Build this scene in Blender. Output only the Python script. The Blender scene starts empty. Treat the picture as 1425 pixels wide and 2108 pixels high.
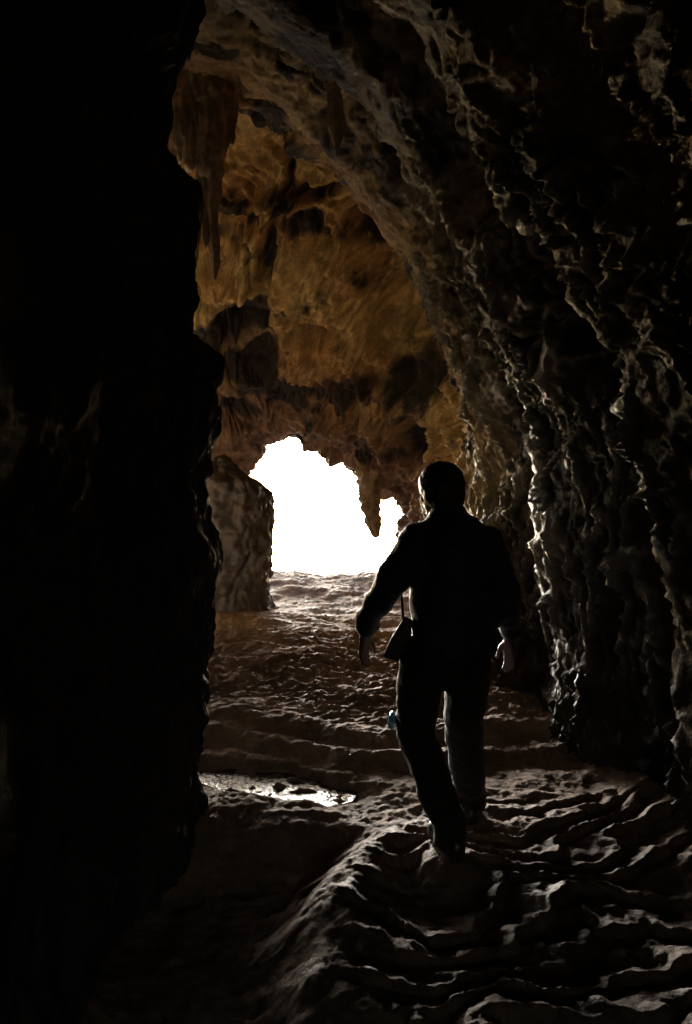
import bpy, bmesh, math, random
import numpy as np
from mathutils import Vector, Matrix

# ------------------------------------------------------------------ camera, sky, sun, exposure
SC = bpy.context.scene
COL = SC.collection
F, CX, CY, CAMZ = 1623.0, 712.5, 1054.0, 1.5
PITCH = math.radians(4.6)        # the camera looks up the slope; the passage is laid out along its axis and tilted with it at the end


def at(px, py, d):
    """point of the passage at distance d (metres along its axis) for a direction measured on the photograph"""
    return np.array([(px - CX) * d / F, d, CAMZ - (py - CY) * d / F])


cam_data = bpy.data.cameras.new("camera")
cam = bpy.data.objects.new("camera", cam_data)
COL.objects.link(cam)
cam.location = (0, 0, CAMZ)
cam.rotation_euler = (math.radians(90) + PITCH, 0, 0)
cam_data.sensor_fit = 'VERTICAL'
cam_data.sensor_height = 24.0
cam_data.lens = 24.0 * F / 2108.0
cam_data.clip_start = 0.05
cam_data.clip_end = 2000
SC.camera = cam

SUN_EL, SUN_AZ = math.radians(10.5), math.radians(-8)     # azimuth from +Y towards +X: a low hazy sun stands before the mouth
world = bpy.data.worlds.new("World")
SC.world = world
world.use_nodes = True
wn = world.node_tree
sky = wn.nodes.new("ShaderNodeTexSky")
sky.sky_type = 'NISHITA'
sky.sun_disc = False
sky.sun_elevation = SUN_EL
sky.sun_rotation = SUN_AZ
sky.dust_density = 1.5
sky.air_density = 0.8
sky.ozone_density = 0.6
wn.nodes["Background"].inputs["Strength"].default_value = 0.10
wn.links.new(sky.outputs[0], wn.nodes["Background"].inputs["Color"])

sun_data = bpy.data.lights.new("sun", 'SUN')
sun_data.energy = 1.5
sun_data.angle = math.radians(16)
sun_data.color = (1.0, 0.955, 0.89)
sun = bpy.data.objects.new("sun", sun_data)
COL.objects.link(sun)
sdir = Vector((math.sin(SUN_AZ) * math.cos(SUN_EL), math.cos(SUN_AZ) * math.cos(SUN_EL), math.sin(SUN_EL)))
sun.rotation_euler = sdir.to_track_quat('Z', 'Y').to_euler()
sun.location = (-4, 40, 12)

vs = SC.view_settings
vs.view_transform = 'Standard'
vs.look = 'None'
vs.exposure = 3.85
vs.gamma = 1.0
vs.use_curve_mapping = False
cy = SC.cycles
cy.use_denoising = True
cy.max_bounces = 6
cy.diffuse_bounces = 3
cy.glossy_bounces = 4
cy.use_adaptive_sampling = False
cy.sample_clamp_indirect = 3.0
cy.caustics_reflective = False
cy.caustics_refractive = False

# ------------------------------------------------------------------ noise and mesh helpers
RNG = np.random.RandomState(7)
PERM = RNG.permutation(256)
PERM = np.concatenate([PERM, PERM, PERM]).astype(np.int32)
GR = RNG.normal(size=(256, 3))
GR /= np.linalg.norm(GR, axis=1)[:, None]
GX_, GY_, GZ_ = (np.ascontiguousarray(GR[:, k], dtype=np.float32) for k in range(3))


def perlin(p):
    p = np.asarray(p, dtype=np.float32)
    i = np.floor(p)
    f = p - i
    i = i.astype(np.int32) & 255
    u = f * f * f * (f * (f * 6 - 15) + 10)
    fx, fy, fz = f[..., 0], f[..., 1], f[..., 2]
    out = 0
    for a in (0, 1):
        wx = u[..., 0] if a else 1 - u[..., 0]
        ha = PERM[i[..., 0] + a]
        for b in (0, 1):
            wxy = wx * (u[..., 1] if b else 1 - u[..., 1])
            hb = PERM[ha + i[..., 1] + b] + i[..., 2]
            for c in (0, 1):
                h = PERM[hb + c]
                dt = GX_[h] * (fx - a) + GY_[h] * (fy - b) + GZ_[h] * (fz - c)
                out = out + wxy * (u[..., 2] if c else 1 - u[..., 2]) * dt
    return out * 1.5


def fbm(p, oct=4, gain=0.5, lac=2.03):
    p = np.asarray(p, float)
    s, a = 0, 1.0
    for k in range(oct):
        s = s + a * perlin(p + 17.3 * k)
        p = p * lac
        a *= gain
    return s


def ridged(p, oct=3, gain=0.5, sharp=2.0):
    p = np.asarray(p, float)
    s, a = 0, 1.0
    for k in range(oct):
        s = s + a * np.clip(1 - 2.2 * np.abs(perlin(p + 31.7 * k)), 0, 1) ** sharp
        p = p * 2.1
        a *= gain
    return s


def sstep(x, a, b):
    t = np.clip((x - a) / (b - a), 0, 1)
    return t * t * (3 - 2 * t)


def catmull(P, n_or_t):
    """P (k, ...) control points, t in [0, k-1]"""
    P = np.asarray(P, float)
    k = len(P)
    t = np.asarray(n_or_t, float)
    i = np.clip(np.floor(t).astype(int), 0, k - 2)
    f = (t - i)
    f = f.reshape(f.shape + (1,) * (P.ndim - 1))
    p0, p1, p2, p3 = P[np.maximum(i - 1, 0)], P[i], P[i + 1], P[np.minimum(i + 2, k - 1)]
    return 0.5 * (2 * p1 + (p2 - p0) * f + (2 * p0 - 5 * p1 + 4 * p2 - p3) * f * f + (3 * p1 - p0 - 3 * p2 + p3) * f ** 3)


def mesh_obj(name, V, Fq, mat, parent=None, smooth=True):
    me = bpy.data.meshes.new(name)
    V = np.ascontiguousarray(V, dtype=np.float32)
    Fq = np.ascontiguousarray(Fq, dtype=np.int32)
    k = Fq.shape[1]
    me.vertices.add(len(V))
    me.vertices.foreach_set("co", V.ravel())
    me.loops.add(Fq.size)
    me.loops.foreach_set("vertex_index", Fq.ravel())
    me.polygons.add(len(Fq))
    me.polygons.foreach_set("loop_start", np.arange(0, Fq.size, k, dtype=np.int32))
    me.polygons.foreach_set("use_smooth", np.full(len(Fq), smooth))
    me.update(calc_edges=True)
    if mat:
        me.materials.append(mat)
        if mat.name in ROCK:
            rock_fields(me, ROCK[mat.name])
    o = bpy.data.objects.new(name, me)
    COL.objects.link(o)
    if parent:
        o.parent = parent
    return o


def grid_faces(n, m, wrap=False):
    i = np.arange(n - 1)[:, None]
    j = np.arange(m if wrap else m - 1)[None, :]
    j2 = (j + 1) % m
    return np.stack([i * m + j + 0 * j2, i * m + j2, (i + 1) * m + j2, (i + 1) * m + j + 0 * j2], -1).reshape(-1, 4)


def grid_normals(G):
    du = np.gradient(G, axis=0)
    dv = np.gradient(G, axis=1)
    n = np.cross(du, dv)
    return n / (np.linalg.norm(n, axis=-1, keepdims=True) + 1e-12)


def tag(o, label=None, cat=None, group=None, kind=None):
    if label: o["label"] = label
    if cat: o["category"] = cat
    if group: o["group"] = group
    if kind: o["kind"] = kind
    return o


# ------------------------------------------------------------------ materials
def nodes_of(name):
    m = bpy.data.materials.new(name)
    m.use_nodes = True
    nt = m.node_tree
    return m, nt, nt.nodes["Principled BSDF"]


def tex_noise(nt, vec, scale, detail=6, rough=0.6, dist=0.0):
    n = nt.nodes.new("ShaderNodeTexNoise")
    n.inputs["Scale"].default_value = scale
    n.inputs["Detail"].default_value = detail
    n.inputs["Roughness"].default_value = rough
    n.inputs["Distortion"].default_value = dist
    nt.links.new(vec, n.inputs["Vector"])
    return n.outputs["Fac"]


def ramp(nt, fac, stops):
    r = nt.nodes.new("ShaderNodeValToRGB")
    els = r.color_ramp.elements
    while len(els) < len(stops):
        els.new(0.5)
    for e, (p, c) in zip(els, stops):
        e.position = p
        e.color = (*c, 1) if len(c) == 3 else c
    nt.links.new(fac, r.inputs["Fac"])
    return r.outputs["Color"]


def mix(nt, fac, a, b, mode='MIX'):
    m = nt.nodes.new("ShaderNodeMix")
    m.data_type = 'RGBA'
    m.blend_type = mode
    if hasattr(fac, "links"):
        nt.links.new(fac, m.inputs[0])
    else:
        m.inputs[0].default_value = fac
    for sock, v in ((m.inputs[6], a), (m.inputs[7], b)):
        if hasattr(v, "links"):
            nt.links.new(v, sock)
        else:
            sock.default_value = (*v, 1)
    return m.outputs[2]


ROCK = {}          # material name -> texture scale: these meshes carry noise fields (big, mid, stain) per vertex


def rock_fields(me, scale):
    n = len(me.vertices)
    co = np.empty(n * 3, np.float32)
    me.vertices.foreach_get("co", co)
    p = co.reshape(-1, 3) * scale
    a = np.zeros((n, 4), np.float32)
    a[:, 0] = 0.5 + 0.22 * fbm(p * 0.9 + 1.7, 3)
    a[:, 1] = 0.5 + 0.20 * fbm(p * 4.5 + 5.1, 4, 0.6)
    a[:, 2] = 0.5 + 0.22 * fbm((p + 0.15 * np.stack([a[:, 0], a[:, 1], a[:, 0]], -1)) * 1.7 + 8.3, 4, 0.6)
    at_ = me.attributes.new("rock", 'FLOAT_COLOR', 'POINT')
    at_.data.foreach_set("color", a.ravel())


def rock_material(name, ca, cb, cc, stain, stain_amt=0.8, rough=(0.45, 0.8), bump=0.35, scale=1.0, ochre=None, spec=0.5, wet_shade=None, rib_col=None):
    m, nt, b = nodes_of(name)
    ROCK[m.name] = scale
    tc = nt.nodes.new("ShaderNodeTexCoord").outputs["Object"]
    at_ = nt.nodes.new("ShaderNodeAttribute")
    at_.attribute_name = "rock"
    sep0 = nt.nodes.new("ShaderNodeSeparateColor")
    nt.links.new(at_.outputs["Color"], sep0.inputs[0])
    big, mid, sta = sep0.outputs[0], sep0.outputs[1], sep0.outputs[2]
    fine = tex_noise(nt, tc, 24 * scale, 5, 0.72)
    sep = nt.nodes.new("ShaderNodeSeparateXYZ")
    nt.links.new(tc, sep.inputs[0])
    ydist = sep.outputs[1]

    def along(a, b_, lo=0.0, hi=1.0, wob=0.0):       # how far along the passage, with a wandering border
        v = ydist
        if wob:
            ma = nt.nodes.new("ShaderNodeMath")
            ma.operation = 'MULTIPLY_ADD'
            nt.links.new(big, ma.inputs[0])
            ma.inputs[1].default_value = wob
            nt.links.new(ydist, ma.inputs[2])
            v = ma.outputs[0]
            a, b_ = a + 0.5 * wob, b_ + 0.5 * wob
        mr = nt.nodes.new("ShaderNodeMapRange")
        for k_, val in enumerate((a, b_, lo, hi)):
            mr.inputs[k_ + 1].default_value = val
        nt.links.new(v, mr.inputs[0])
        return mr.outputs[0]

    c2 = mix(nt, 0.7, ramp(nt, big, [(0.33, ca), (0.5, cb), (0.66, cc)]), ramp(nt, mid, [(0.3, (0.45, 0.45, 0.45)), (0.65, (1.25, 1.2, 1.15))]), 'MULTIPLY')
    if ochre:                                     # iron staining of the chamber rock, duller purple brown by the mouth
        mm = ramp(nt, mid, [(0.3, (0.4, 0.35, 0.3)), (0.65, (1.3, 1.25, 1.15))])
        och = mix(nt, 0.75, ramp(nt, big, [(0.38, ochre[0]), (0.58, (0.52, 0.40, 0.19))]), mm, 'MULTIPLY')
        c2 = mix(nt, along(ochre[1], ochre[2], wob=min(3.0, ochre[2] - ochre[1])), c2, och)
        c2 = mix(nt, along(9.2, 11.0, wob=1.0), c2, mix(nt, 0.75, (0.20, 0.135, 0.10), mm, 'MULTIPLY'))
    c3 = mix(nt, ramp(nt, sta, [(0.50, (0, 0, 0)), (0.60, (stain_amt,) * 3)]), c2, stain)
    col = mix(nt, 0.6, c3, ramp(nt, fine, [(0.35, (0.55, 0.53, 0.5)), (0.62, (1.2, 1.2, 1.2))]), 'MULTIPLY')
    rg = ramp(nt, mid, [(0.3, (rough[0],) * 3), (0.7, (rough[1],) * 3)])
    if wet_shade:                                       # seepage darkens and shines the near rock; shade is painted into the same darkening
        if len(wet_shade) > 3:                          # seepage and painted shade of the wall are a field of their own
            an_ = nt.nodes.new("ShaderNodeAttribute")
            an_.attribute_name = wet_shade[3]
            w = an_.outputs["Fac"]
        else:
            w = along(wet_shade[0], wet_shade[1], 1.0, 0.0, 2.0)
        col = mix(nt, w, col, mix(nt, 1.0, col, wet_shade[2], 'MULTIPLY'))
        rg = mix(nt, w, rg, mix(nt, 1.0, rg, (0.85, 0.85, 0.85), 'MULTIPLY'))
    if rib_col:  # paler colour along the rib crests
        col = mix(nt, at_.outputs["Alpha"], col, mix(nt, 0.5, rib_col, ramp(nt, fine, [(0.35, (0.5, 0.5, 0.5)), (0.62, (1.2, 1.2, 1.2))]), 'MULTIPLY'))
    nt.links.new(col, b.inputs["Base Color"])
    nt.links.new(rg, b.inputs["Roughness"])
    b.inputs["Specular IOR Level"].default_value = spec
    bp = nt.nodes.new("ShaderNodeBump")
    bp.inputs["Strength"].default_value = bump
    bp.inputs["Distance"].default_value = 0.035
    nt.links.new(fine, bp.inputs["Height"])
    nt.links.new(bp.outputs[0], b.inputs["Normal"])
    return m


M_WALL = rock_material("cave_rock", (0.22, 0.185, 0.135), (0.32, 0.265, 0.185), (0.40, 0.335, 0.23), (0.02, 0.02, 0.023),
                       0.95, (0.5, 0.8), 0.9, 1.0, ((0.50, 0.29, 0.13), 5.0, 7.5), 0.18, (4.4, 6.6, (0.17, 0.17, 0.17), "damp_shade"), (0.40, 0.39, 0.33))
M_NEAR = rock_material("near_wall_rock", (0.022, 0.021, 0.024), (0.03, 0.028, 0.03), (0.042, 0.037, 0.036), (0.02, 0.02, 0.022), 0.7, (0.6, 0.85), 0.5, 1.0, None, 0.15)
M_FLOOR = rock_material("floor_rock", (0.24, 0.16, 0.115), (0.32, 0.23, 0.17), (0.38, 0.285, 0.215), (0.15, 0.10, 0.072), 0.6, (0.7, 0.95), 0.6, 1.0, None, 0.12, (3.2, 5.2, (0.25, 0.235, 0.22)))  # seepage on the near floor, with painted shade in its darkening
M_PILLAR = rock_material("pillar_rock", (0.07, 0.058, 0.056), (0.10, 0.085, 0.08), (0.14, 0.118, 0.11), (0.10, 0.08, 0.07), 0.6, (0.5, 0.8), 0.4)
M_DRIP = rock_material("dripstone", (0.34, 0.24, 0.16), (0.42, 0.31, 0.21), (0.48, 0.37, 0.25), (0.10, 0.07, 0.05), 0.6, (0.3, 0.6), 0.3, 2.0)
M_GROUND = rock_material("pale_ground", (0.42, 0.36, 0.27), (0.5, 0.43, 0.33), (0.55, 0.48, 0.38), (0.36, 0.3, 0.2), 0.4, (0.7, 0.9), 0.3, 0.4)


def cloth_material(name, col, col2, rough=0.75, weave=380.0, sheen=0.4):
    m, nt, b = nodes_of(name)
    tc = nt.nodes.new("ShaderNodeTexCoord").outputs["Object"]
    c = ramp(nt, tex_noise(nt, tc, 9, 6, 0.6), [(0.35, col), (0.68, col2)])
    nt.links.new(c, b.inputs["Base Color"])
    b.inputs["Roughness"].default_value = rough
    b.inputs["Sheen Weight"].default_value = sheen
    b.inputs["Sheen Roughness"].default_value = 0.4
    bp = nt.nodes.new("ShaderNodeBump")
    bp.inputs["Strength"].default_value = 0.25
    bp.inputs["Distance"].default_value = 0.003
    nt.links.new(tex_noise(nt, tc, weave, 2, 0.5), bp.inputs["Height"])
    nt.links.new(bp.outputs[0], b.inputs["Normal"])
    return m


M_JACKET = cloth_material("navy_jacket_cloth", (0.012, 0.016, 0.035), (0.02, 0.026, 0.055), 0.6)
M_TROUSER = cloth_material("dark_trouser_cloth", (0.008, 0.008, 0.010), (0.014, 0.013, 0.015), 0.85, 380.0, 0.15)
M_SHOE = cloth_material("shoe_leather", (0.012, 0.01, 0.009), (0.025, 0.02, 0.018), 0.4, 120.0, 0.0)
M_POUCH = cloth_material("pouch_leather", (0.018, 0.014, 0.012), (0.03, 0.024, 0.02), 0.5, 150.0, 0.0)
M_SKIN = cloth_material("skin", (0.13, 0.075, 0.055), (0.17, 0.10, 0.075), 0.5, 200.0, 0.0)
M_HAIR = cloth_material("dark_hair", (0.01, 0.008, 0.007), (0.02, 0.015, 0.012), 0.45, 500.0, 0.0)


def water_material():
    m, nt, b = nodes_of("puddle_water")
    tc = nt.nodes.new("ShaderNodeTexCoord").outputs["Object"]
    b.inputs["Base Color"].default_value = (0.03, 0.025, 0.02, 1)
    b.inputs["Roughness"].default_value = 0.2
    b.inputs["IOR"].default_value = 1.33
    bp = nt.nodes.new("ShaderNodeBump")
    bp.inputs["Strength"].default_value = 1.0
    bp.inputs["Distance"].default_value = 0.026
    nt.links.new(tex_noise(nt, tc, 22, 3, 0.5), bp.inputs["Height"])
    nt.links.new(bp.outputs[0], b.inputs["Normal"])
    return m


M_WATER = water_material()


def glossy_material(name, col, rough=0.12):
    m, nt, b = nodes_of(name)
    tc = nt.nodes.new("ShaderNodeTexCoord").outputs["Object"]
    nt.links.new(ramp(nt, tex_noise(nt, tc, 30, 3), [(0.3, tuple(c * 0.8 for c in col)), (0.7, col)]), b.inputs["Base Color"])
    b.inputs["Roughness"].default_value = rough
    b.inputs["Coat Weight"].default_value = 1.0
    return m


M_BLUE = glossy_material("blue_plastic", (0.12, 0.5, 0.85))
M_STEEL = glossy_material("buckle_metal", (0.5, 0.5, 0.52), 0.2)

# ------------------------------------------------------------------ cave floor (height field)
LEDGE2 = np.array([(-3.0, 5.6), (-1.2, 5.2), (-0.8, 5.1), (-0.45, 4.94), (-0.05, 4.7), (0.25, 4.6), (0.8, 4.7), (2.5, 4.8)])
LEDGE1 = np.array([(-3.0, 6.0), (-1.2, 5.45), (-0.8, 5.38), (-0.4, 5.3), (0.0, 5.05), (0.3, 4.98), (0.8, 5.1), (2.5, 5.3)])
GULLY = np.array([(1.5, -0.05), (2.0, -0.08), (2.44, -0.08), (3.18, -0.14), (3.6, 0.05), (4.3, 0.36), (4.6, 0.6)])
PUD = (-0.47, 4.48)
FEET = [(0.44, 3.45, 0.02), (0.62, 3.96, 0.0)]


def floor_h(x, d):
    q = np.stack([x, d, np.zeros_like(x)], -1)
    wob = 0.11 * fbm(q * np.array([1.6, 1.0, 1]) + 3.1, 4)
    l2 = np.interp(x, LEDGE2[:, 0], LEDGE2[:, 1]) + wob
    l1 = np.interp(x, LEDGE1[:, 0], LEDGE1[:, 1]) + 0.8 * wob - 0.08
    hv = np.clip(0.75 + 1.1 * fbm(q * np.array([1.5, 0.2, 1]) + 12, 2), 0.15, 1.5)
    z = 0.04 * sstep(d, l2 - 0.10, l2 + 0.10) + 0.045 * sstep(d, l1 - 0.12, l1 + 0.14) + hv * 0.04 * np.exp(-((d - l1 - 0.12) / 0.13) ** 2) + (1.5 - hv) * 0.035 * np.exp(-((d - l2 - 0.08) / 0.10) ** 2)
    z = z + 0.06 * np.clip(d - 5.0, 0, 4.2) + 0.075 * np.clip(d - 9.2, 0, 2.8) - 0.16 * np.clip(d - 12.1, 0, 6)
    z = z - 0.11 * np.clip(4.2 - d, 0, 4.2)
    # slow swell of the ground towards the mouth
    z = z + 0.07 * fbm(q * np.array([0.7, 1.1, 1]) + 9.0, 3) * sstep(d, 5.2, 7.0) * (1 - 0.6 * sstep(d, 10.8, 11.8))
    # raised block on the right, gully on the left of the near part
    gx = np.interp(d, GULLY[:, 0], GULLY[:, 1]) + 0.05 * fbm(q * 3.0, 3)
    near = 1 - sstep(d, 3.5, 3.95)
    z = z + near * (-0.16 * (1 - sstep(x, gx - 0.28, gx + 0.06)))
    z = z + near * 0.07 * np.exp(-((x - gx - 0.1) / 0.16) ** 2) * sstep(d, 2.3, 3.2)
    z = z + 0.10 * np.exp(-((x + 1.3) / 0.55) ** 2 - ((d - 9.3) / 0.5) ** 2)
    z = z + (0.08 * np.clip(((x + 0.25) / 0.85) ** 2, 0, 1.4) + 0.05 * fbm(q * np.array([2.2, 0.5, 1]) + 27, 3)) * sstep(d, 10.6, 11.9) * (1 - sstep(d, 12.2, 13.0))
    # climb of the floor into the walls
    z = z + 0.12 * sstep(x, 1.0, 1.8) ** 2 + 0.25 * sstep(-x, 0.75, 1.5) * (1 - sstep(d, 4.0, 4.6))
    # three small stacked ledges left of the block
    st = np.exp(-((x + 0.2) / 0.22) ** 2) * sstep(d, 3.25, 3.35) * (1 - sstep(d, 3.9, 4.1))
    tt = (d + 0.15 * x + 0.06 * fbm(q * 4, 2)) / 0.17
    z = z + st * (0.035 * (sstep(tt - np.floor(tt), 0.0, 0.3) - (tt - np.floor(tt))))
    # scalloped ripples across the passage
    w1 = fbm(q * np.array([2.6, 3.2, 1]) + 40, 3)
    ph = (d + 0.22 * w1 + 0.07 * fbm(q * 7.0 + 11, 2)) / 0.15
    ph = ph - np.floor(ph)
    saw = sstep(ph, 0.0, 0.25) - ph
    zone = sstep(d, l1 + 0.1, l1 + 0.4) * (1 - sstep(d, 7.4, 8.6))
    patch = 0.35 + 0.65 * sstep(fbm(q * 1.3 + 5, 2), -0.35, 0.3)
    z = z + zone * patch * 0.058 * saw
    cell = ridged(q * np.array([5.0, 8.0, 1]) + 60, 2, 0.5, 1.5)
    z = z + 0.014 * zone * cell
    # terraced scallops on the near block
    w2 = fbm(q * np.array([1.6, 2.2, 1]) + 70, 3)
    ph2 = (d - 0.35 * np.abs(x - 0.3) + 0.24 * w2 + 0.035 * fbm(q * 9 + 3, 2)) / 0.19
    fr = ph2 - np.floor(ph2)
    terr = sstep(fr, 0.0, 0.22) - fr
    blk = sstep(x, gx, gx + 0.25) * (1 - sstep(d, 3.95, 4.25))
    z = z + blk * ((0.045 + 0.03 * sstep(fbm(q * 2.7 + 31, 2), -0.4, 0.4)) * terr + 0.008 * ridged(q * np.array([4.0, 6.5, 1]) + 20, 2) * (1 - 0.5 * sstep(d, 2.6, 3.4)))
    # puddle hollow
    # general roughness
    z = z + 0.024 * fbm(q * 3.3 + 80, 5, 0.55)
    # puddle hollow with stones breaking the surface
    e = ((x - PUD[0]) / 0.60) ** 2 + ((d - (PUD[1] - 0.42 * (x - PUD[0]))) / 0.30) ** 2
    mk = 1 - sstep(e + 0.5 * fbm(q * 3 + 6, 2), 0.55, 1.1)
    z = z * (1 - mk) + mk * (-0.066 - 0.05 * (d - PUD[1]) + 0.052 * fbm(q * np.array([8, 13, 1]) + 14, 3))
    # trodden spots under the walker's feet
    for (fx_, fd_, fz_) in FEET:
        mk = np.exp(-(((x - fx_) / 0.13) ** 2 + ((d - fd_) / 0.20) ** 2) ** 2)
        z = z * (1 - mk) + mk * fz_
    z = z + 0.008 * fbm(q * 15 + 90, 3) + 0.004 * fbm(q * 50, 2)
    return z


xs = np.concatenate([np.linspace(-5.0, -1.5, 50)[:-1], np.linspace(-1.5, 1.5, 300), np.linspace(1.5, 2.6, 16)[1:]])
ds = np.concatenate([np.linspace(-2.2, 1.8, 40)[:-1], np.linspace(1.8, 5.4, 330)[:-1], np.linspace(5.4, 9.0, 260)[:-1], np.linspace(9.0, 13.5, 110)])
XX, DD = np.meshgrid(xs, ds, indexing='ij')
ZZ = floor_h(XX, DD)
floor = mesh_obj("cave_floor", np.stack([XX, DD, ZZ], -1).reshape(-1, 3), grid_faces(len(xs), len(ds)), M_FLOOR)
tag(floor, "brown rippled rock floor of the cave passage", None, None, "structure")

# added unseen pale bank in the left bay, bouncing mouth light onto the roof
bx_ = np.linspace(-5.2, -1.35, 110)
bd_ = np.linspace(5.3, 9.6, 120)
BX, BD = np.meshgrid(bx_, bd_, indexing='ij')
q = np.stack([BX, BD, 0 * BX], -1)
BZ = (2.3 * (1 - sstep(BD, 5.6, 9.3)) - 0.05) * (1 - sstep(BX + 0.25 * fbm(q * 1.2, 2), -2.5, -1.55)) - 0.15
BZ = BZ + 0.16 * fbm(q * 1.7 + 4, 4) + 0.05 * ridged(q * 4, 2)
bank = mesh_obj("bounce_bank", np.stack([BX, BD, BZ], -1).reshape(-1, 3), grid_faces(len(bx_), len(bd_)), M_GROUND)
tag(bank, "unseen pale rock bank added to bounce light onto the chamber roof", None, None, "structure")

# open ground outside the mouth, out to the horizon
gx = np.concatenate([-np.geomspace(900, 6, 50), np.linspace(-5, 5, 24), np.geomspace(6, 900, 50)])
gd = np.concatenate([np.linspace(13.3, 20, 24), np.geomspace(21, 1500, 90)])
GX, GD = np.meshgrid(gx, gd, indexing='ij')
q = np.stack([GX, GD, 0 * GX], -1)
GZ = 1.22 + 0.2 * fbm(q * 0.25, 4) * sstep(GD, 14, 18) - 0.04 * np.clip(GD - 14, 0, 60)
ground = mesh_obj("ground", np.stack([GX, GD, GZ], -1).reshape(-1, 3), grid_faces(len(gx), len(gd)), M_GROUND)
tag(ground, "pale sunlit open ground beyond the cave mouth", None, None, "structure")
# ground along the left flank of the hill
gx2, gd2 = np.concatenate([-np.geomspace(900, 8, 30), np.linspace(-7, -4.6, 10)]), np.linspace(-60, 13.3, 60)
GX, GD = np.meshgrid(gx2, gd2, indexing='ij')
q = np.stack([GX, GD, 0 * GX], -1)
flank = mesh_obj("ground", np.stack([GX, GD, 0.12 + 0.2 * fbm(q * 0.25 + 5, 4)], -1).reshape(-1, 3), grid_faces(len(gx2), len(gd2)), M_GROUND)
tag(flank, "pale ground along the left flank of the hill", None, None, "structure")

# ------------------------------------------------------------------ cave vault: sections (x, z) from left foot over the roof to the right foot
SECT = [
    (-2.2, [(-0.3, -.4), (-0.3, .4), (-0.3, .9), (-0.2, 1.2), (-0.1, 1.2), (0, 1.2), (0.1, 1.2), (.2, 1.0), (.25, .7), (.3, .3), (.3, -.4)]),
    (-1.4, [(-1.8, -.4), (-1.8, 1), (-1.5, 2.2), (-1.0, 2.8), (-.5, 2.9), (0, 2.9), (.5, 2.6), (.8, 2.2), (.95, 1.8), (1, 1.2), (1, -.4)]),
    (1.0, [(-2.0, -.4), (-2.0, 1.5), (-1.8, 2.9), (-1.2, 3.5), (-.4, 3.5), (.2, 3.3), (.8, 2.95), (1.3, 2.5), (1.75, 2.0), (2.1, 1.4), (2.2, -.4)]),
    (2.8, [(-2.0, -.4), (-2.0, 1.8), (-1.8, 3.3), (-1.2, 4.0), (-.4, 3.9), (.2, 3.65), (.66, 3.25), (1.12, 2.75), (1.5, 2.1), (1.75, 1.5), (1.9, -.4)]),
    (3.8, [(-2.0, -.4), (-2.0, 2.0), (-1.9, 3.8), (-1.2, 4.5), (-.5, 4.3), (.11, 3.9), (.48, 3.45), (.88, 2.95), (1.26, 2.4), (1.5, 1.5), (1.6, -.4)]),
    (5.0, [(-2.8, -.4), (-2.8, 2.0), (-2.3, 4.2), (-1.4, 4.95), (-.7, 4.65), (-.07, 4.13), (.39, 3.67), (.76, 2.95), (1.08, 2.35), (1.25, 1.67), (1.35, -.4)]),
    (7.0, [(-3.9, -.4), (-3.9, 1.8), (-3.2, 4.2), (-1.6, 5.35), (-.74, 5.0), (-.14, 4.45), (.36, 3.8), (.76, 3.11), (.95, 2.5), (1.02, 1.65), (1.1, -.4)]),
    (7.7, [(-3.9, -.4), (-3.9, 1.8), (-3.2, 4.2), (-1.7, 5.35), (-.8, 5.2), (0, 4.85), (.7, 4.2), (1.2, 3.4), (1.45, 2.6), (1.5, 1.7), (1.6, -.4)]),
    (9.0, [(-4.0, -.3), (-4.0, 1.8), (-3.1, 3.8), (-1.9, 4.6), (-1.0, 4.5), (-.1, 4.1), (.6, 3.6), (1.1, 2.9), (1.3, 2.3), (1.35, 1.5), (1.4, -.3)]),
    (10.5, [(-5.2, -.2), (-5.2, 2.6), (-3.9, 4.1), (-1.9, 3.5), (-1.1, 3.6), (-.3, 3.2), (.4, 2.75), (.85, 2.3), (1.1, 1.9), (1.15, 1.4), (1.2, -.2)]),
    (12.0, [(-5.5, -.1), (-5.5, 2.8), (-4.0, 4.0), (-2.1, 1.8), (-1.1, 2.56), (-.5, 2.36), (.15, 2.0), (.5, 1.76), (.75, 1.62), (.80, 1.2), (.60, -.1)]),
    (12.5, [(-5.7, -.1), (-5.7, 3.0), (-4.1, 4.2), (-2.1, 2.2), (-.95, 2.9), (-.4, 2.6), (.25, 2.35), (.7, 2.2), (1.0, 1.9), (1.1, 1.3), (1.0, -.1)]),
    (13.8, [(-6.0, -.1), (-6.0, 3.3), (-4.3, 4.6), (-1.6, 3.2), (-.95, 3.3), (-.3, 3.1), (.5, 2.9), (1.1, 2.6), (1.6, 2.2), (1.8, 1.5), (1.8, -.1)]),
]
SD = np.array([s[0] for s in SECT])
SP = np.array([s[1] for s in SECT])
tv = np.concatenate([np.linspace(0, 3, 90)[:-1], np.linspace(3, 10, 500)])           # along the section
dv = np.concatenate([np.linspace(-2.2, 1.0, 40)[:-1], np.linspace(1.0, 9.0, 500)[:-1], np.linspace(9.0, 13.8, 180)])
SPu = catmull(SP.transpose(1, 0, 2), tv)              # (T, sections, 2)
kk = np.interp(dv, SD, np.arange(len(SD)))
lin0 = np.clip(np.floor(kk).astype(int), 0, len(SD) - 2)
fr = (kk - lin0)[None, :, None]
fs = fr * fr * (3 - 2 * fr) * 0.5 + fr * 0.5
base = SPu[:, lin0] * (1 - fs) + SPu[:, lin0 + 1] * fs  # (T, D, 2)
G = np.empty(base.shape[:2] + (3,))
G[..., 0] = base[..., 0]
G[..., 1] = dv[None, :]
G[..., 2] = base[..., 1]
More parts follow.
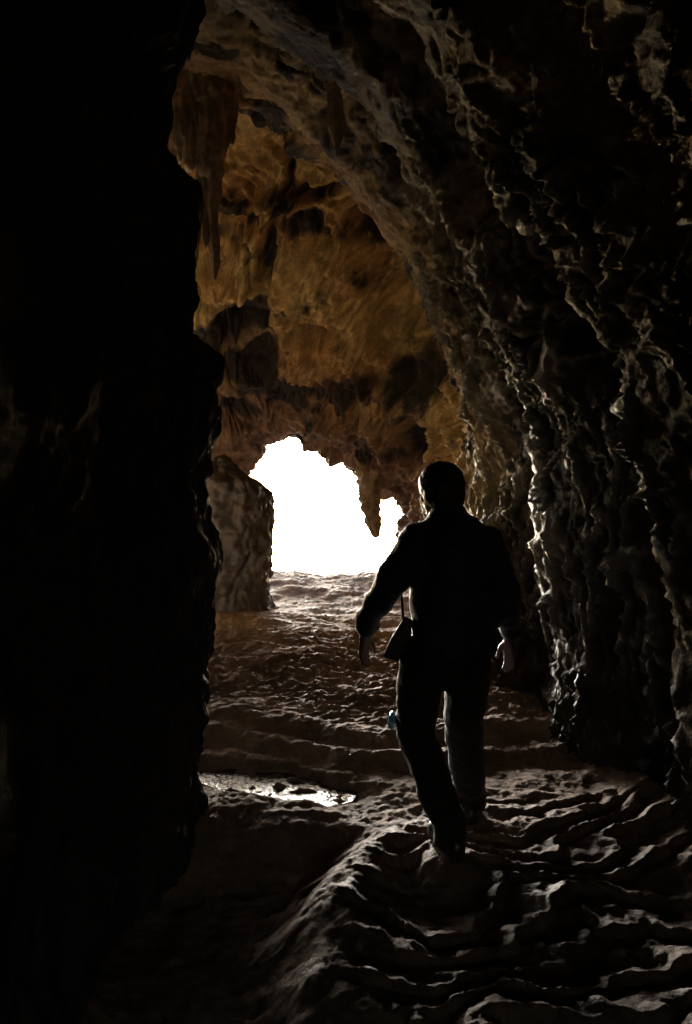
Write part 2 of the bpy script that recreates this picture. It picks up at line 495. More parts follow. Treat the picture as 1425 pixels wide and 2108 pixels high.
# saw-tooth lips along the passage: each recess closes towards the eye, then opens behind the lip
tan = np.gradient(base, axis=0)
nrm2 = np.stack([-tan[..., 1], tan[..., 0]], -1)
nrm2 /= np.linalg.norm(nrm2, axis=-1, keepdims=True) + 1e-9       # outward in the section plane
LIPS = np.array([0.4, 1.8, 2.8, 3.8, 5.0, 7.0])
dn = G[..., 1] + 0.33 * fbm(np.stack([tv[:, None] * 0.9 + 0 * G[..., 1], 0.35 * G[..., 1], 0 * G[..., 1] + 2.0], -1), 4)
idx = np.clip(np.searchsorted(LIPS, dn) - 1, 0, len(LIPS) - 2)
ph = np.clip((dn - LIPS[idx]) / (LIPS[idx + 1] - LIPS[idx]), 0, 1)
prof = sstep(ph, 0.0, 0.10) * (1 - sstep(ph, 0.10, 0.62))
amp = np.interp(tv, [2.5, 3.6, 5, 7, 8.5, 10], [0.0, 0.35, 0.65, 0.5, 0.16, 0.05])[:, None]
act = (0.35 + 0.65 * sstep(G[..., 1], 3.0, 3.9)) * sstep(G[..., 1], 0.3, 0.8) * (1 - sstep(dn, 6.99, 7.0))
off = amp * prof * act
G[..., 0] -= -nrm2[..., 0] * off
G[..., 2] -= -nrm2[..., 1] * off
N = grid_normals(G)
# make sure the normals look inwards
cen = np.stack([np.full_like(G[..., 0], -0.3), G[..., 1], np.full_like(G[..., 0], 1.8)], -1)
sgn = np.sign(np.sum(N * (cen - G), -1).mean())
N = N * sgn
P = G
taper = 1 - 0.7 * sstep(G[..., 1], 10.8, 11.9)
wp = P + 0.35 * np.stack([fbm(P * 1.1 + 21, 2), fbm(P * 1.1 + 51, 2), fbm(P * 1.1 + 81, 2)], -1)
disp = 0.17 * fbm(P * 0.8 + 4, 2) * taper
disp += 0.07 * (ridged(wp * np.array([1.6, 0.9, 0.9]) + 9, 2, 0.5, 1.2) - 0.5) * taper
disp += 0.05 * fbm(wp * 3.1 + 2, 3) + 0.022 * fbm(P * 9 + 12, 3)
disp -= 0.05 * ridged(wp * 2.3 + 44, 2, 0.6, 5.0)                     # cracks
disp += 0.012 * fbm(P * 26 + 5, 2)
rw = sstep(tv, 5.2, 7.0)[:, None] * (1 - sstep(G[..., 1], 6.0, 7.0)) * sstep(G[..., 1], 0.5, 1.2)
disp += 0.05 * fbm(P * 4.5 + 61, 3) * sstep(G[..., 1], 10.8, 11.6)
strip = sstep(ph, 0.5, 0.68) * act * sstep(tv, 3.4, 4.2)[:, None]                  # the lit lips are smoother, water-worn
disp *= (1 - 0.5 * rw) * (1 - 0.6 * strip * (1 - rw))
# chamber roof: hanging folds, pockets and bulges
disp += sstep(G[..., 1], 6.0, 7.5) * (0.07 * fbm(wp * 5.5 + 19, 4) - 0.10 * ridged(wp * np.array([2.6, 1.6, 1.6]) + 77, 2, 0.6, 4.0))
cham = sstep(G[..., 1], 6.9, 7.5) * (1 - sstep(G[..., 1], 11.2, 12.0))
fold = np.abs(perlin(wp * np.array([1.9, 0.35, 0.35]) + 33))
disp += cham * 0.45 * (0.35 - fold) * sstep(fbm(P * 0.5 + 8, 2), -0.4, 0.2)
for (fx, fy, rx, ry, am) in [(515, 405, 16, 14, -.35), (640, 398, 42, 18, -.45), (520, 470, 80, 24, -.35), (610, 500, 42, 46, -.4), (745, 500, 46, 42, -.5),
                             (545, 545, 16, 50, -.3), (500, 690, 60, 70, -.35), (800, 620, 55, 90, -.45), (640, 690, 70, 16, -.22), (850, 920, 30, 40, -.5),
                             (480, 850, 45, 28, -.3), (860, 740, 70, 60, -.35), (660, 580, 70, 60, .2), (560, 400, 90, 22, .22), (470, 590, 50, 40, .2),
                             (690, 880, 50, 30, .12), (580, 640, 22, 60, .18), (640, 740, 40, 30, .15)]:
    k_ = at(fx, fy, 1.0)
    ux, uy = G[..., 0] / G[..., 1] - k_[0], (G[..., 2] - CAMZ) / G[..., 1] - (k_[2] - CAMZ)
    nz_ = 0.35 * fbm(P * 2.3 + fx, 3)
    disp += cham * 1.25 * am * np.exp(-(((ux * F / rx) ** 2 + (uy * F / ry) ** 2) * (1 + nz_)) ** 1.6 * 0.7)
# stringy flowstone ribs on the right wall
warp = np.stack([0 * P[..., 0], 0.25 * fbm(P * 1.6 + 71, 4), 0.25 * fbm(P * 1.6 + 91, 4)], -1)
PW = P + warp


def vein(freq, seed, k_, pw=2.0):
    return np.clip(1 - k_ * np.abs(perlin(PW * np.array(freq) + seed)), 0, 1) ** pw


gate = sstep(fbm(P * 1.4 + 101, 2), -0.35, 0.25)
v1, v2, v3 = vein((1.2, 3.0, 0.8), 13, 6.0), vein((2.2, 5.6, 1.7), 43, 5.5), vein((4.0, 11.0, 3.6), 83, 4.5) * gate
web = 0.065 * v1 + 0.048 * v2 + 0.028 * v3 + 0.008 * ridged(P * 14 + 3, 2, 0.5, 3.0)
rib_tone = rw * np.clip(1.2 * v1 + 1.1 * v2 + 0.8 * v3 - 0.12, 0, 1) * np.clip(0.75 + 0.6 * fbm(P * 20 + 7, 2), 0, 1) * sstep(G[..., 1], 2.6, 4.2) * sstep(G[..., 2], 0.3, 1.3)     # paler tone on the ribs, fading out low down and near the eye
disp += rw * web
V = G + N * disp[..., None]
vault = V
faces = grid_faces(len(tv), len(dv))
if sgn < 0:
    faces = faces[:, ::-1]
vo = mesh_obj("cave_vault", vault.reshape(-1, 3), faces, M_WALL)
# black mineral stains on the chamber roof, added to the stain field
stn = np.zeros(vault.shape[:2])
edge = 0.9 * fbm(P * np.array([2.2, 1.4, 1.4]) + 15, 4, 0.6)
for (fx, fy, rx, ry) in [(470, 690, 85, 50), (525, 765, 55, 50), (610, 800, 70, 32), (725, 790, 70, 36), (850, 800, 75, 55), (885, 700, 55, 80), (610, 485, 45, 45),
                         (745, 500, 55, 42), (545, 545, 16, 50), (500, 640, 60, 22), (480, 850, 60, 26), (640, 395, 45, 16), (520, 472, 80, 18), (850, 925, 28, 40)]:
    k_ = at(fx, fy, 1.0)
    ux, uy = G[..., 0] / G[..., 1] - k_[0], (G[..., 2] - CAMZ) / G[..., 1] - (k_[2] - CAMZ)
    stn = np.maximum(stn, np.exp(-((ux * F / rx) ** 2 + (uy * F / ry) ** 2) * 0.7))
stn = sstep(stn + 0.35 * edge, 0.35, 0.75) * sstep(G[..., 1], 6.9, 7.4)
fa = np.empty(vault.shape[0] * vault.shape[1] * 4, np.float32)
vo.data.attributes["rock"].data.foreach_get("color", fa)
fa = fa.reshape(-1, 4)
fa[:, 3] = rib_tone.ravel()
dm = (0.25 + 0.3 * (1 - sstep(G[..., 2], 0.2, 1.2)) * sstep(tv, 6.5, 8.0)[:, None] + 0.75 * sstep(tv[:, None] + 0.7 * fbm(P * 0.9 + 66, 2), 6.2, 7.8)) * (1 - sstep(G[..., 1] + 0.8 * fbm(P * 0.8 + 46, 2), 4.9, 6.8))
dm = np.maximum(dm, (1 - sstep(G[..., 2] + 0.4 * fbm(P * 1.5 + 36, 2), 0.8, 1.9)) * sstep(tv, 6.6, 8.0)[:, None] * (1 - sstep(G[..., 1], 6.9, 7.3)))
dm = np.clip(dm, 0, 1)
da = vo.data.attributes.new("damp_shade", 'FLOAT', 'POINT')  # seepage plus the shade of the right wall, painted as darkening
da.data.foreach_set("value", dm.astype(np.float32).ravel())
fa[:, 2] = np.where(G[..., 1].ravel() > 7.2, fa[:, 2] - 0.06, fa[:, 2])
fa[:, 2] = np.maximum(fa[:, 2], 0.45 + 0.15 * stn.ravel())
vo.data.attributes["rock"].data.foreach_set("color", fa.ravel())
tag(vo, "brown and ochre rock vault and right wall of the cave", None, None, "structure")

# ------------------------------------------------------------------ near left wall: dark corner of rock
EDGE = [(-200, 420), (30, 412), (90, 405), (120, 385), (200, 345), (330, 338), (365, 345), (385, 398), (500, 390), (600, 387), (690, 380), (712, 405),
        (745, 449), (800, 447), (850, 450), (900, 445), (930, 430), (1000, 420), (1045, 432), (1080, 440), (1140, 452), (1200, 446), (1300, 440),
        (1400, 424), (1500, 412), (1590, 414), (1650, 424), (1900, 420)]
ED = 4.1
ez = np.array([CAMZ - (y - CY) * ED / F for y, _ in EDGE])[::-1]
ex = np.array([(x - CX) * ED / F for _, x in EDGE])[::-1]
zv = np.linspace(-0.5, 5.4, 420)
xe = np.interp(zv, ez, ex)
ctrl = []
for (fx, ox, d) in [(0, -1.7, -2.4), (0, -1.15, -0.6), (0, -1.0, 1.0), (0.5, -0.62, 2.3), (1, -0.16, 3.2), (1, -0.045, 3.75), (1, 0.0, 4.08), (1, -0.09, 4.3), (1, -0.5, 4.55), (0, -2.0, 5.05), (0, -3.4, 5.5)]:
    ctrl.append(np.stack([fx * xe + ox, np.full_like(zv, d), zv], -1))
ctrl = np.array(ctrl)
sv = np.concatenate([np.linspace(0, 3, 60)[:-1], np.linspace(3, 8, 260)[:-1], np.linspace(8, 10, 40)])
W = catmull(ctrl, sv)
NW = grid_normals(W)
if np.mean(NW[..., 0]) < 0:
    NW = -NW
k = 0.35 + 0.65 * np.clip(np.abs(sv - 6.0) / 2.0, 0, 1)[:, None]
W = W + NW * (k * 0.10 * fbm(W * 1.6 + 3, 3) + 0.028 * fbm(W * np.array([6, 6, 5]) + 8, 3) + 0.018 * ridged(W * np.array([7, 7, 4.0]), 2) + 0.006 * fbm(W * 30, 2))[..., None]
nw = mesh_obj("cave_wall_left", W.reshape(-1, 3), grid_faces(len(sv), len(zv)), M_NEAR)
tag(nw, "near black rock wall along the left side of the passage", None, None, "structure")

# ------------------------------------------------------------------ rock pillar left of the mouth
def column_rock(name, outline, d, depth, mat, seed, amp=0.06, nz=150, na=160):
    """outline: rows (y, x_left, x_right) measured on the photograph at distance d; a body of elliptical sections"""
    o = np.array(outline, float)
    z = CAMZ - (o[:, 0] - CY) * d / F
    xl, xr = (o[:, 1] - CX) * d / F, (o[:, 2] - CX) * d / F
    order = np.argsort(z)
    z, xl, xr = z[order], xl[order], xr[order]
    zz = np.linspace(z[0], z[-1], nz)
    xl, xr = np.interp(zz, z, xl), np.interp(zz, z, xr)
    a = np.linspace(0, 2 * np.pi, na, endpoint=False)
    c, r = (xl + xr) / 2, (xr - xl) / 2
    ca, sa = np.cos(a), np.sin(a)
    se = 0.75
    gx = np.sign(ca) * np.abs(ca) ** se
    gy = np.sign(sa) * np.abs(sa) ** se
    G = np.stack([c[:, None] + r[:, None] * gx, d + np.minimum(depth, r * 1.3)[:, None] * gy, zz[:, None] + 0 * gx], -1)
    cc = np.stack([c, np.full_like(c, d), zz], -1)[:, None]
    dirn = G - cc
    dirn /= np.linalg.norm(dirn, axis=-1, keepdims=True) + 1e-6
    G = G + dirn * (amp * fbm(G * 2.2 + seed, 3) + 0.5 * amp * fbm(G * np.array([8, 8, 5]) + seed, 4, 0.6) - 0.6 * amp * ridged(G * np.array([4, 4, 1.5]) + seed, 2, 0.5, 4.0))[..., None]
    V = G.reshape(-1, 3)
    V = np.concatenate([V, G[0].mean(0)[None], G[-1].mean(0)[None]])
    f = grid_faces(nz, na, True)
    nb = nz * na
    j = np.arange(na)
    capb = np.stack([j * 0 + nb, (j + 1) % na, j, j * 0 + nb], -1)
    t0 = (nz - 1) * na
    o_ = mesh_obj(name, V, f, mat)
    bm = bmesh.new()
    bm.from_mesh(o_.data)
    bm.verts.ensure_lookup_table()
    for jj in range(na):
        bm.faces.new((bm.verts[nb], bm.verts[(jj + 1) % na], bm.verts[jj]))
        bm.faces.new((bm.verts[nb + 1], bm.verts[t0 + jj], bm.verts[t0 + (jj + 1) % na]))
    for fc in bm.faces:
        fc.smooth = True
    bmesh.ops.recalc_face_normals(bm, faces=bm.faces)
    bm.to_mesh(o_.data)
    bm.free()
    return o_


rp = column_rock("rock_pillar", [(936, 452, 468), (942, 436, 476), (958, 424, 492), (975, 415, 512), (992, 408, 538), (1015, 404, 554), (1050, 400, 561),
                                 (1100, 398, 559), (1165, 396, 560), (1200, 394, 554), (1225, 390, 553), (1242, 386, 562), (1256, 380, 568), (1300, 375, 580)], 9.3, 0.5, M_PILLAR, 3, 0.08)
tag(rp, "upright grey-brown rock pillar standing left of the bright cave mouth", "rock")


# ------------------------------------------------------------------ stalactites
def stalactite(name, label, top, tip, r0, mat, seed, bulge=0.25, flat=1.0, group=None, n=60, na=28, power=0.8, flute=0.12):
    top, tip = np.array(top, float), np.array(tip, float)
    t = np.linspace(0, 1, n)
    L = np.linalg.norm(tip - top)
    r = r0 * ((1 - t) ** power * (1 + bulge * np.sin(t * 5.0 + seed)) * 0.94 + 0.06 * np.sqrt(np.clip(1 - t ** 8, 0, 1)))
    a = np.linspace(0, 2 * np.pi, na, endpoint=False)
    ax = top + (tip - top) * t[:, None]
    ax[:, 0] += 0.12 * r0 * np.sin(t * 7 + seed)
    rr = r[:, None] * (1 + flute * np.sin(a * 5 + seed + 2 * t[:, None]) + flute * 0.6 * np.sin(a * 9 + 2 * seed))
    G = np.stack([ax[:, None, 0] + rr * np.cos(a), ax[:, None, 1] + flat * rr * np.sin(a), ax[:, None, 2] + 0 * rr], -1)
    G += (G - ax[:, None]) * (0.35 * fbm(G * np.array([14, 14, 7]) + seed, 3))[..., None]
    V = np.concatenate([G.reshape(-1, 3), tip[None] - np.array([[0, 0, 0.01]])])
    o = mesh_obj(name, V, grid_faces(n, na, True), mat)
    bm = bmesh.new()
    bm.from_mesh(o.data)
    bm.verts.ensure_lookup_table()
    for j in range(na):
        bm.faces.new((bm.verts[n * na], bm.verts[(n - 1) * na + (j + 1) % na], bm.verts[(n - 1) * na + j]))
    bm.faces.new([bm.verts[j] for j in range(na)])
    for fc in bm.faces:
        fc.smooth = True
    bmesh.ops.recalc_face_normals(bm, faces=bm.faces)
    bm.to_mesh(o.data)
    bm.free()
    tag(o, label, "stalactite", group)
    return o


# ------------------------------------------------------------------ blobs: capsules fused by a voxel remesh into one continuous skin
def capsule(bm, p0, r0, p1, r1, seg=14, sx=1.0, sy=1.0):
    p0, p1 = Vector(p0), Vector(p1)
    ax = p1 - p0
    L = ax.length
    rot = ax.to_track_quat('Z', 'Y').to_matrix() if L > 1e-6 else Matrix.Identity(3)
    rows = []
    nh = 5
    for i in range(nh + 1):
        th = -math.pi / 2 + (math.pi / 2) * i / nh
        rows.append((r0 * math.cos(th), r0 * math.sin(th)))
    for i in range(nh + 1):
        th = (math.pi / 2) * i / nh
        rows.append((r1 * math.cos(th), L + r1 * math.sin(th)))
    rings = []
    for (r, z) in rows:
        if r < 1e-5:
            v = rot @ Vector((0, 0, z))
            rings.append([bm.verts.new(p0 + v)])
            continue
        ring = []
        for k in range(seg):
            a = 2 * math.pi * k / seg
            v = rot @ Vector((r * math.cos(a), r * math.sin(a), z))
            v = Vector((v.x * sx, v.y * sy, v.z)) if L < 1e-6 or True else v
            ring.append(bm.verts.new(p0 + v))
        rings.append(ring)
    for a, b in zip(rings[:-1], rings[1:]):
        for k in range(seg):
            k2 = (k + 1) % seg
            if len(a) == 1:
                bm.faces.new((a[0], b[k2], b[k]))
            elif len(b) == 1:
                bm.faces.new((a[k], a[k2], b[0]))
            else:
                bm.faces.new((a[k], a[k2], b[k2], b[k]))


def ellipsoid(bm, c, r, rz=0.0, seg=20):
    m = Matrix.Translation(Vector(c)) @ Matrix.Rotation(rz, 4, 'Z') @ Matrix.Diagonal((r[0], r[1], r[2], 1))
    bmesh.ops.create_uvsphere(bm, u_segments=seg, v_segments=seg // 2 + 2, radius=1.0, matrix=m)


def fuse(name, build, voxel, mat, parent=None, smooth_it=3, disp=None):
    bm = bmesh.new()
    build(bm)
    bmesh.ops.recalc_face_normals(bm, faces=bm.faces)
    me = bpy.data.meshes.new(name + "_raw")
    bm.to_mesh(me)
    bm.free()
    o = bpy.data.objects.new(name + "_raw", me)
    COL.objects.link(o)
    md = o.modifiers.new("r", 'REMESH')
    md.mode = 'VOXEL'
    md.voxel_size = voxel
    sm = o.modifiers.new("s", 'SMOOTH')
    sm.iterations = smooth_it
    sm.factor = 0.5
    dg = bpy.context.evaluated_depsgraph_get()
    dg.update()
    me2 = bpy.data.meshes.new_from_object(o.evaluated_get(dg))
    bpy.data.objects.remove(o)
    bpy.data.meshes.remove(me)
    me2.name = name
    n = len(me2.vertices)
    if disp is not None:
        co = np.empty(n * 3, np.float32)
        me2.vertices.foreach_get("co", co)
        nn = np.empty(n * 3, np.float32)
        me2.vertices.foreach_get("normal", nn)
        co, nn = co.reshape(-1, 3).astype(float), nn.reshape(-1, 3)
        co = co + nn * disp(co)[:, None]
        me2.vertices.foreach_set("co", co.astype(np.float32).ravel())
        me2.update()
    me2.polygons.foreach_set("use_smooth", np.full(len(me2.polygons), True))
    me2.materials.clear()
    me2.materials.append(mat)
    if mat.name in ROCK:
        rock_fields(me2, ROCK[mat.name])
    ob = bpy.data.objects.new(name, me2)
    COL.objects.link(ob)
    if parent:
        ob.parent = parent
    return ob


# curtain of flowstone on the left corner with spikes hanging from it
CD = 6.8


def curtain(bm):
    for (x0, y0, x1, y1, r0, r1, dd) in [
        (440, -160, 430, 60, .20, .17, .1), (460, -150, 450, 40, .16, .13, .15), (430, 60, 395, 190, .14, .09, 0), (455, 60, 430, 200, .15, .12, .05),
        (470, 40, 462, 190, .10, .08, .1), (395, 180, 372, 280, .08, .05, 0), (372, 280, 366, 325, .05, .022, 0), (395, 210, 388, 345, .06, .024, 0),
        (415, 210, 412, 330, .07, .03, .02), (432, 200, 430, 350, .085, .055, .02), (455, 200, 452, 320, .075, .035, .04), (474, 190, 476, 290, .045, .02, .06), (372, 250, 360, 320, .04, .016, 0)]:
        capsule(bm, at(x0, y0, CD + dd), r0 * 1.55, at(x1, y1, CD + dd), r1 * 1.55)


cu = fuse("flowstone_curtain", curtain, 0.016, M_DRIP, None, 2,
          lambda c: 0.03 * fbm(c * np.array([7, 7, 2.0]) + 4, 3) + 0.022 * ridged(c * np.array([15, 15, 1.6]), 2) + 0.006 * fbm(c * 26, 2))
tag(cu, "fluted brown flowstone curtain hanging from the roof at the upper left", "flowstone")
SPK = [((436, 320, .02), (441, 578, .02), .084, "longest stalactite under the flowstone curtain at the upper left", 2),
       ((412, 330, 0), (404, 556, 0), .038, "thin stalactite left of the longest one under the flowstone curtain", 5),
       ((424, 340, .01), (424, 512, .01), .048, "short stalactite between two longer ones under the flowstone curtain", 3)]
for (a, b, r, lab, sd) in SPK:
    stalactite("stalactite", lab, at(a[0], a[1], CD + a[2]), at(b[0], b[1], CD + b[2]), r, M_DRIP, sd, 0.15, 0.8, "stalactites under the flowstone curtain", power=0.45)
stalactite("stalactite", "single dagger-shaped stalactite hanging alone from the dark roof above the chamber", at(688, 165, 5.6), at(696, 312, 5.6), 0.075, M_DRIP, 4, 0.3, 0.6, power=0.6)
stalactite("stalactite", "stalactite dividing the bright cave mouth from the small bright hole beside it", at(757, 945, 11.7), at(771, 1108, 11.7), 0.20, M_WALL, 7, 0.05, 0.9, power=0.36, flute=0.04)

# ------------------------------------------------------------------ puddle
pa = np.linspace(0, 2 * np.pi, 120, endpoint=False)
pr = np.linspace(0.0, 1.0, 40)
PX = PUD[0] - 0.06 + 0.58 * pr[:, None] * np.cos(pa)
PDD = PUD[1] + 0.34 * pr[:, None] * np.sin(pa) - 0.42 * (PX - PUD[0])
pq = np.stack([PX, PDD, 0 * PX], -1)
water = mesh_obj("water", np.stack([PX, PDD, -0.048 - 0.05 * (PDD - PUD[1]) + 0.003 * fbm(pq * np.array([9, 16, 1]), 3)], -1).reshape(-1, 3), grid_faces(40, 120, True), M_WATER)
tag(water, "shallow puddle at the foot of the ledge reflecting the cave mouth", None, None, "structure")

# ------------------------------------------------------------------ the person
def gz(x, d):
    return float(floor_h(np.array([x]), np.array([d]))[0])


person = bpy.data.objects.new("person", None)
COL.objects.link(person)
PL = at(915, 1770, 3.4)
JT = dict(
    head=at(906, 1012, 3.46), neck0=at(922, 1085, 3.44), neck1=at(912, 1040, 3.45),
    chest=at(932, 1140, 3.44), waist=at(930, 1250, 3.44), pelvis=at(922, 1345, 3.46),
    shL=at(860, 1116, 3.43), elL=at(800, 1205, 3.38), wrL=at(755, 1292, 3.48),
    shR=at(1000, 1120, 3.43), elR=at(1037, 1222, 3.38), wrR=at(1050, 1304, 3.52),
    hipL=at(874, 1362, 3.46), knL=at(853, 1502, 3.62), anL=at(928, 1706, 3.40),
    hipR=at(962, 1362, 3.46), knR=at(955, 1505, 3.70), anR=at(968, 1642, 3.90),
)
for kx, p in JT.items():                       # upright on the tilted slope
    k2 = (p[1] + 0.08 * max(p[2], 0)) / p[1]
    JT[kx] = np.array([p[0] * k2, p[1] * k2, CAMZ + (p[2] - CAMZ) * k2])
J = JT


def finger_chain(bm, base, dirs, lens, r):
    p = np.array(base, float)
    for dr, L in zip(dirs, lens):
        dr = np.array(dr, float)
        dr /= np.linalg.norm(dr)
        p2 = p + dr * L
        capsule(bm, p, r, p2, r * 0.88, 10)
        p, r = p2, r * 0.88


def hand(bm, wrist, side):
    w = np.array(wrist, float)
    down = np.array([-0.06 * side, 0.10, -1.0])
    down /= np.linalg.norm(down)
    fwd = np.array([0.55 * side, 0.83, 0.1])                     # thumb side, the way the person walks
    inn = np.array([0.83 * side, -0.55, 0.0])              # towards the thigh
    capsule(bm, w - down * 0.05, .031, w + down * .01, .028, 12)
    pal = w + down * 0.05
    for kf in (-0.024, -0.008, 0.009, 0.026):
        capsule(bm, w + down * 0.02 + fwd * kf * .6, .017, w + down * 0.088 + fwd * kf, .0135, 10)
    for kf, L in ((-0.029, .056), (-0.010, .070), (0.010, .075), (0.030, .066)):
        b = w + down * 0.094 + fwd * kf
        finger_chain(bm, b, [down + inn * .10, down + inn * .42, down + inn * .85], [L * .45, L * .32, L * .25], .0098)
    finger_chain(bm, w + down * 0.03 + fwd * .022, [down * .7 + fwd * .75 + inn * .2, down + fwd * .35 + inn * .25, down + inn * .3], [.038, .034, .026], .0125)


HC = J['head']
YAW = math.radians(28)          # the head is turned a little to the left


def hd(dx, dy, dz):
    """head frame: dx to the person's right, dy forward, dz up"""
    c, s = math.cos(YAW), math.sin(YAW)
    return (HC[0] + dx * c - dy * s, HC[1] + dx * s + dy * c, HC[2] + dz)


def body(bm):
    ellipsoid(bm, hd(0, -.012, .03), (.080, .098, .094), YAW)
    ellipsoid(bm, hd(0, .028, -.035), (.062, .068, .085), YAW)      # face
    ellipsoid(bm, hd(0, .070, -.098), (.026, .022, .020), YAW)      # chin
    capsule(bm, hd(0, .088, .005), .011, hd(0, .112, -.03), .014, 8)   # nose
    capsule(bm, hd(-.034, .082, .022), .012, hd(.034, .082, .022), .012, 8)   # brow
    capsule(bm, hd(-.02, .090, -.062), .009, hd(.02, .090, -.062), .009, 8)   # lips
    for s in (-1, 1):
        ellipsoid(bm, hd(s * .081, -.005, -.01), (.012, .022, .034), YAW)      # ears
        ellipsoid(bm, hd(s * .04, .062, -.03), (.024, .024, .024), YAW)        # cheeks
    capsule(bm, J['neck1'], .056, J['neck0'], .066)
    capsule(bm, J['neck0'], .085, J['chest'], .13, 16, 1.1, .8)
    capsule(bm, J['chest'], .135, J['waist'], .125, 16, 1.1, .8)
    capsule(bm, J['waist'], .125, J['pelvis'] + np.array([0, 0, .05]), .11, 16, 1.1, .85)
    for s in 'LR':
        capsule(bm, J['neck0'], .05, J['sh' + s], .06)
        capsule(bm, J['sh' + s], .058, J['el' + s], .044)
        capsule(bm, J['el' + s], .044, J['wr' + s], .029)
        capsule(bm, J['hip' + s], .080, J['kn' + s], .052)
        capsule(bm, J['kn' + s], .050, J['an' + s] + np.array([0, 0, .06]), .036)
        capsule(bm, J['an' + s] + np.array([0, 0, .06]), .036, J['an' + s], .036)
    hand(bm, J['wrL'] + np.array([-.006, .01, -.015]), 1)
    hand(bm, J['wrR'] + np.array([0, .01, -.015]), -1)


fuse("body", body, 0.0062, M_SKIN, person, 3)


def hair(bm):
    ellipsoid(bm, hd(0, -.014, .036), (.104, .112, .102), YAW)
    ellipsoid(bm, hd(0, -.045, -.015), (.092, .075, .095), YAW)
    ellipsoid(bm, hd(.045, -.015, .0), (.046, .06, .075), YAW)
    ellipsoid(bm, hd(-.055, -.022, .0), (.044, .05, .07), YAW)


fuse("hair", hair, 0.007, M_HAIR, person, 3, lambda c: 0.004 * fbm(c * 30, 3) + 0.003 * fbm(c * 90, 2))


def jacket(bm):
    e = np.array
    capsule(bm, J['neck0'] + e([0, 0, .045]), .080, J['neck0'] + e([0, 0, -.03]), .115, 18, 1.05, .95)
    capsule(bm, J['chest'] + e([0, 0, .03]), .158, J['waist'], .158, 18, 1.15, .88)
    capsule(bm, J['waist'], .155, J['pelvis'] + e([0, 0, .09]), .150, 18, 1.12, .9)
    capsule(bm, at(900, 1322, 3.53), .095, at(975, 1322, 3.53), .10, 16, 1, 1.1)
    for s in 'LR':
        sh, el, wr = J['sh' + s], J['el' + s], J['wr' + s]
        capsule(bm, J['neck0'] + e([0, 0, -.015]), .085, sh + e([0, 0, .0]), .076)
        capsule(bm, sh, .084, el, .070)
        capsule(bm, J['chest'], .13, sh + e([0, 0, -.07]), .09)
        capsule(bm, J['chest'] + e([0, 0, -.08]), .13, sh * .45 + el * .55, .07)          # slack cloth under the arm
        capsule(bm, el, .068, wr + e([0, 0, .03]), .050)
        capsule(bm, wr + e([0, 0, .035]), .055, wr + e([0, 0, .012]), .050)
        capsule(bm, wr + e([.03, -.01, .03]), .024, wr + e([.045, -.01, .0]), .014)       # loose cuff tab
    capsule(bm, J['waist'] + e([.08, 0, .02]), .11, J['elR'] + e([-.02, 0, .02]), .06)
    capsule(bm, J['waist'] + e([.10, 0, -.06]), .10, J['elR'] + e([-.02, .02, -.08]), .05)


def folds(c):
    d_ = np.stack([c[:, 0], c[:, 1], c[:, 2] + 0.5 * c[:, 0]], -1)
    return 0.010 * ridged(d_ * np.array([4, 4, 6.0]) + 5, 2, 0.5, 1.4) - 0.005 + 0.007 * fbm(d_ * np.array([5, 5, 7]) + 8, 3) + 0.001 * fbm(c * 50, 2)


fuse("jacket", jacket, 0.0085, M_JACKET, person, 3, folds)


def trousers(bm):
    e = np.array
    capsule(bm, J['pelvis'] + e([-.05, 0, .02]), .125, J['pelvis'] + e([.05, 0, .02]), .125, 16, 1, .95)
    for s in 'LR':
        hp, kn, an = J['hip' + s], J['kn' + s], J['an' + s]
        capsule(bm, hp, .110, kn, .086)
        capsule(bm, hp + e([0, 0, .03]), .110, hp, .110)
        capsule(bm, kn, .086, kn * .4 + an * .6, .082)
        capsule(bm, kn * .4 + an * .6, .082, an + e([0, 0, .03]), .072)
        capsule(bm, an + e([0, 0, .03]), .074, an + e([0, -.01, -.03]), .070)


fuse("trousers", trousers, 0.0085, M_TROUSER, person, 3, lambda c: folds(c + 3))


def shoe(side):
    an = J['an' + side]
    turn = -0.25 if side == 'L' else 0.1
    f = np.array([math.sin(turn), math.cos(turn), 0])

    def b(bm):
        g = an[2] - .095
        heel = np.array([an[0], an[1], 0]) - f * .06
        toe = heel + f * .225
        capsule(bm, (heel[0], heel[1], g + .014), .042, (toe[0], toe[1], g + .014), .046, 16)           # sole
        for (p, r, zz) in ((heel, .043, .05), (heel + f * .12, .048, .045), (toe, .044, .036)):
            ellipsoid(bm, (p[0], p[1], g + zz), (r, r * 1.25, zz), 0, 16)
        capsule(bm, (heel[0], heel[1], g + .05), .040, (toe[0], toe[1], g + .036), .036, 14)
        capsule(bm, (an[0], an[1] - .01, an[2] + .04), .052, tuple(heel + f * .04 + np.array([0, 0, g + .05])), .046, 14)
    return b


for s in 'LR':
    fuse("shoe", shoe(s), 0.007, M_SHOE, person, 2)
# glossy blue patch on the left knee
kp = at(809, 1478, 3.68)
pb = fuse("knee_patch", lambda bm: (ellipsoid(bm, kp, (.022, .05, .032)), ellipsoid(bm, kp + np.array([-.006, .02, -.03]), (.018, .04, .034))), 0.006, M_BLUE, person, 2)
pb["label"] = "shiny blue patch on the left knee"
tag(person, "person in a dark jacket walking away towards the bright cave mouth", "person")

# ------------------------------------------------------------------ pouch hanging at the left hip
pouch = bpy.data.objects.new("hip_pouch", None)
COL.objects.link(pouch)


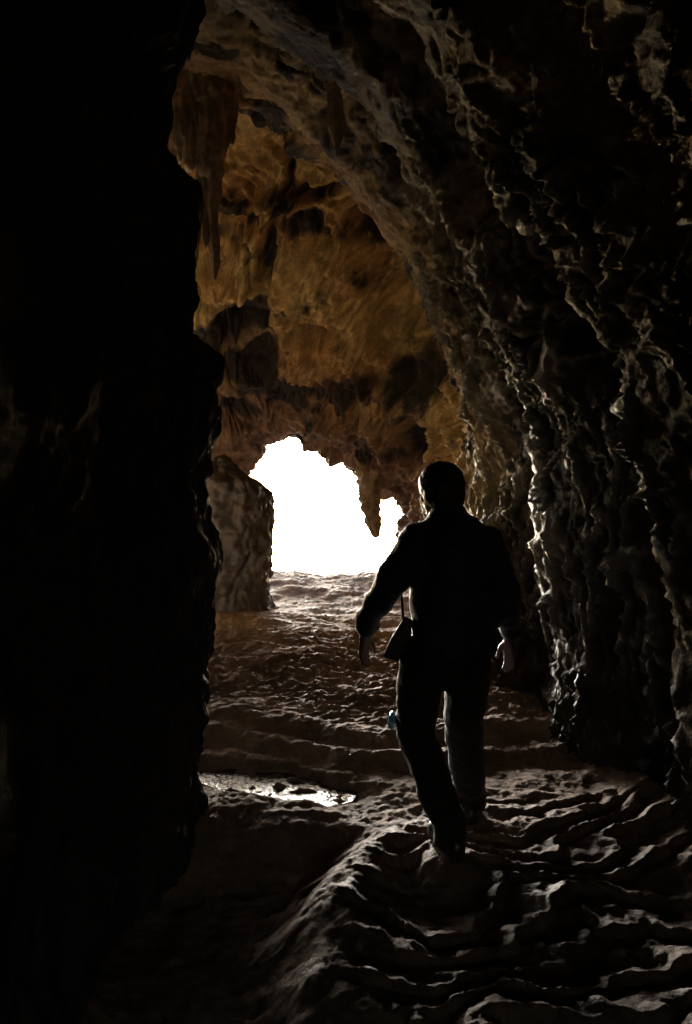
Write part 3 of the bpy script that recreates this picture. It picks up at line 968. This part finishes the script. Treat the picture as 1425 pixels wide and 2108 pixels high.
def slab(name, quad, d, th, mat, parent, bev=0.008):
    """flat stitched body: a quad of photograph directions given a distance and a thickness"""
    bm = bmesh.new()
    a = [bm.verts.new(at(x, y, d - th / 2)) for x, y in quad]
    b = [bm.verts.new(at(x, y, d + th / 2)) for x, y in quad]
    n = len(quad)
    bm.faces.new(a)
    bm.faces.new(b[::-1])
    for i in range(n):
        bm.faces.new((a[i], b[i], b[(i + 1) % n], a[(i + 1) % n]))
    bmesh.ops.recalc_face_normals(bm, faces=bm.faces)
    bmesh.ops.bevel(bm, geom=bm.edges[:], offset=bev, segments=3, affect='EDGES', profile=0.6)
    me = bpy.data.meshes.new(name)
    bm.to_mesh(me)
    bm.free()
    for p in me.polygons:
        p.use_smooth = True
    me.materials.append(mat)
    o = bpy.data.objects.new(name, me)
    COL.objects.link(o)
    o.parent = parent
    return o


slab("pouch_body", [(834, 1268), (848, 1275), (846, 1318), (820, 1362), (788, 1352), (806, 1312)], 3.50, .06, M_POUCH, pouch)
slab("strap", [(824, 1222), (829, 1222), (834, 1280), (828, 1280)], 3.50, .012, M_POUCH, pouch, .002)
slab("strap", [(831, 1322), (834, 1322), (821, 1362), (817, 1362)], 3.51, .010, M_POUCH, pouch, .0015)
tag(pouch, "dark pouch on a strap hanging at the person's left hip", "pouch")

# ------------------------------------------------------------------ tilt the whole passage with its slope about the eye point, set the bases of the things
TILT = Matrix.Translation((0, 0, CAMZ)) @ Matrix.Rotation(PITCH, 4, 'X') @ Matrix.Translation((0, 0, -CAMZ))
for o in list(SC.objects):
    if o.type == 'MESH' and o is not ground:
        o.data.transform(TILT)
bpy.context.view_layer.update()
for o in list(SC.objects):                      # origins at each thing's foot (hanging things: at their root)
    if o.parent is not None or o.type not in {'MESH', 'EMPTY'} or o.get("kind"):
        continue
    parts = [c for c in o.children_recursive if c.type == 'MESH'] + ([o] if o.type == 'MESH' else [])
    cs = np.concatenate([np.array([v.co[:] for v in c.data.vertices]) for c in parts])
    hang = o.get("category") in ("stalactite", "flowstone", "pouch")
    basept = Vector((float((cs[:, 0].min() + cs[:, 0].max()) / 2), float((cs[:, 1].min() + cs[:, 1].max()) / 2), float(cs[:, 2].max() if hang else cs[:, 2].min())))
    for c in parts:
        c.data.transform(Matrix.Translation(-basept))
    o.location = basept
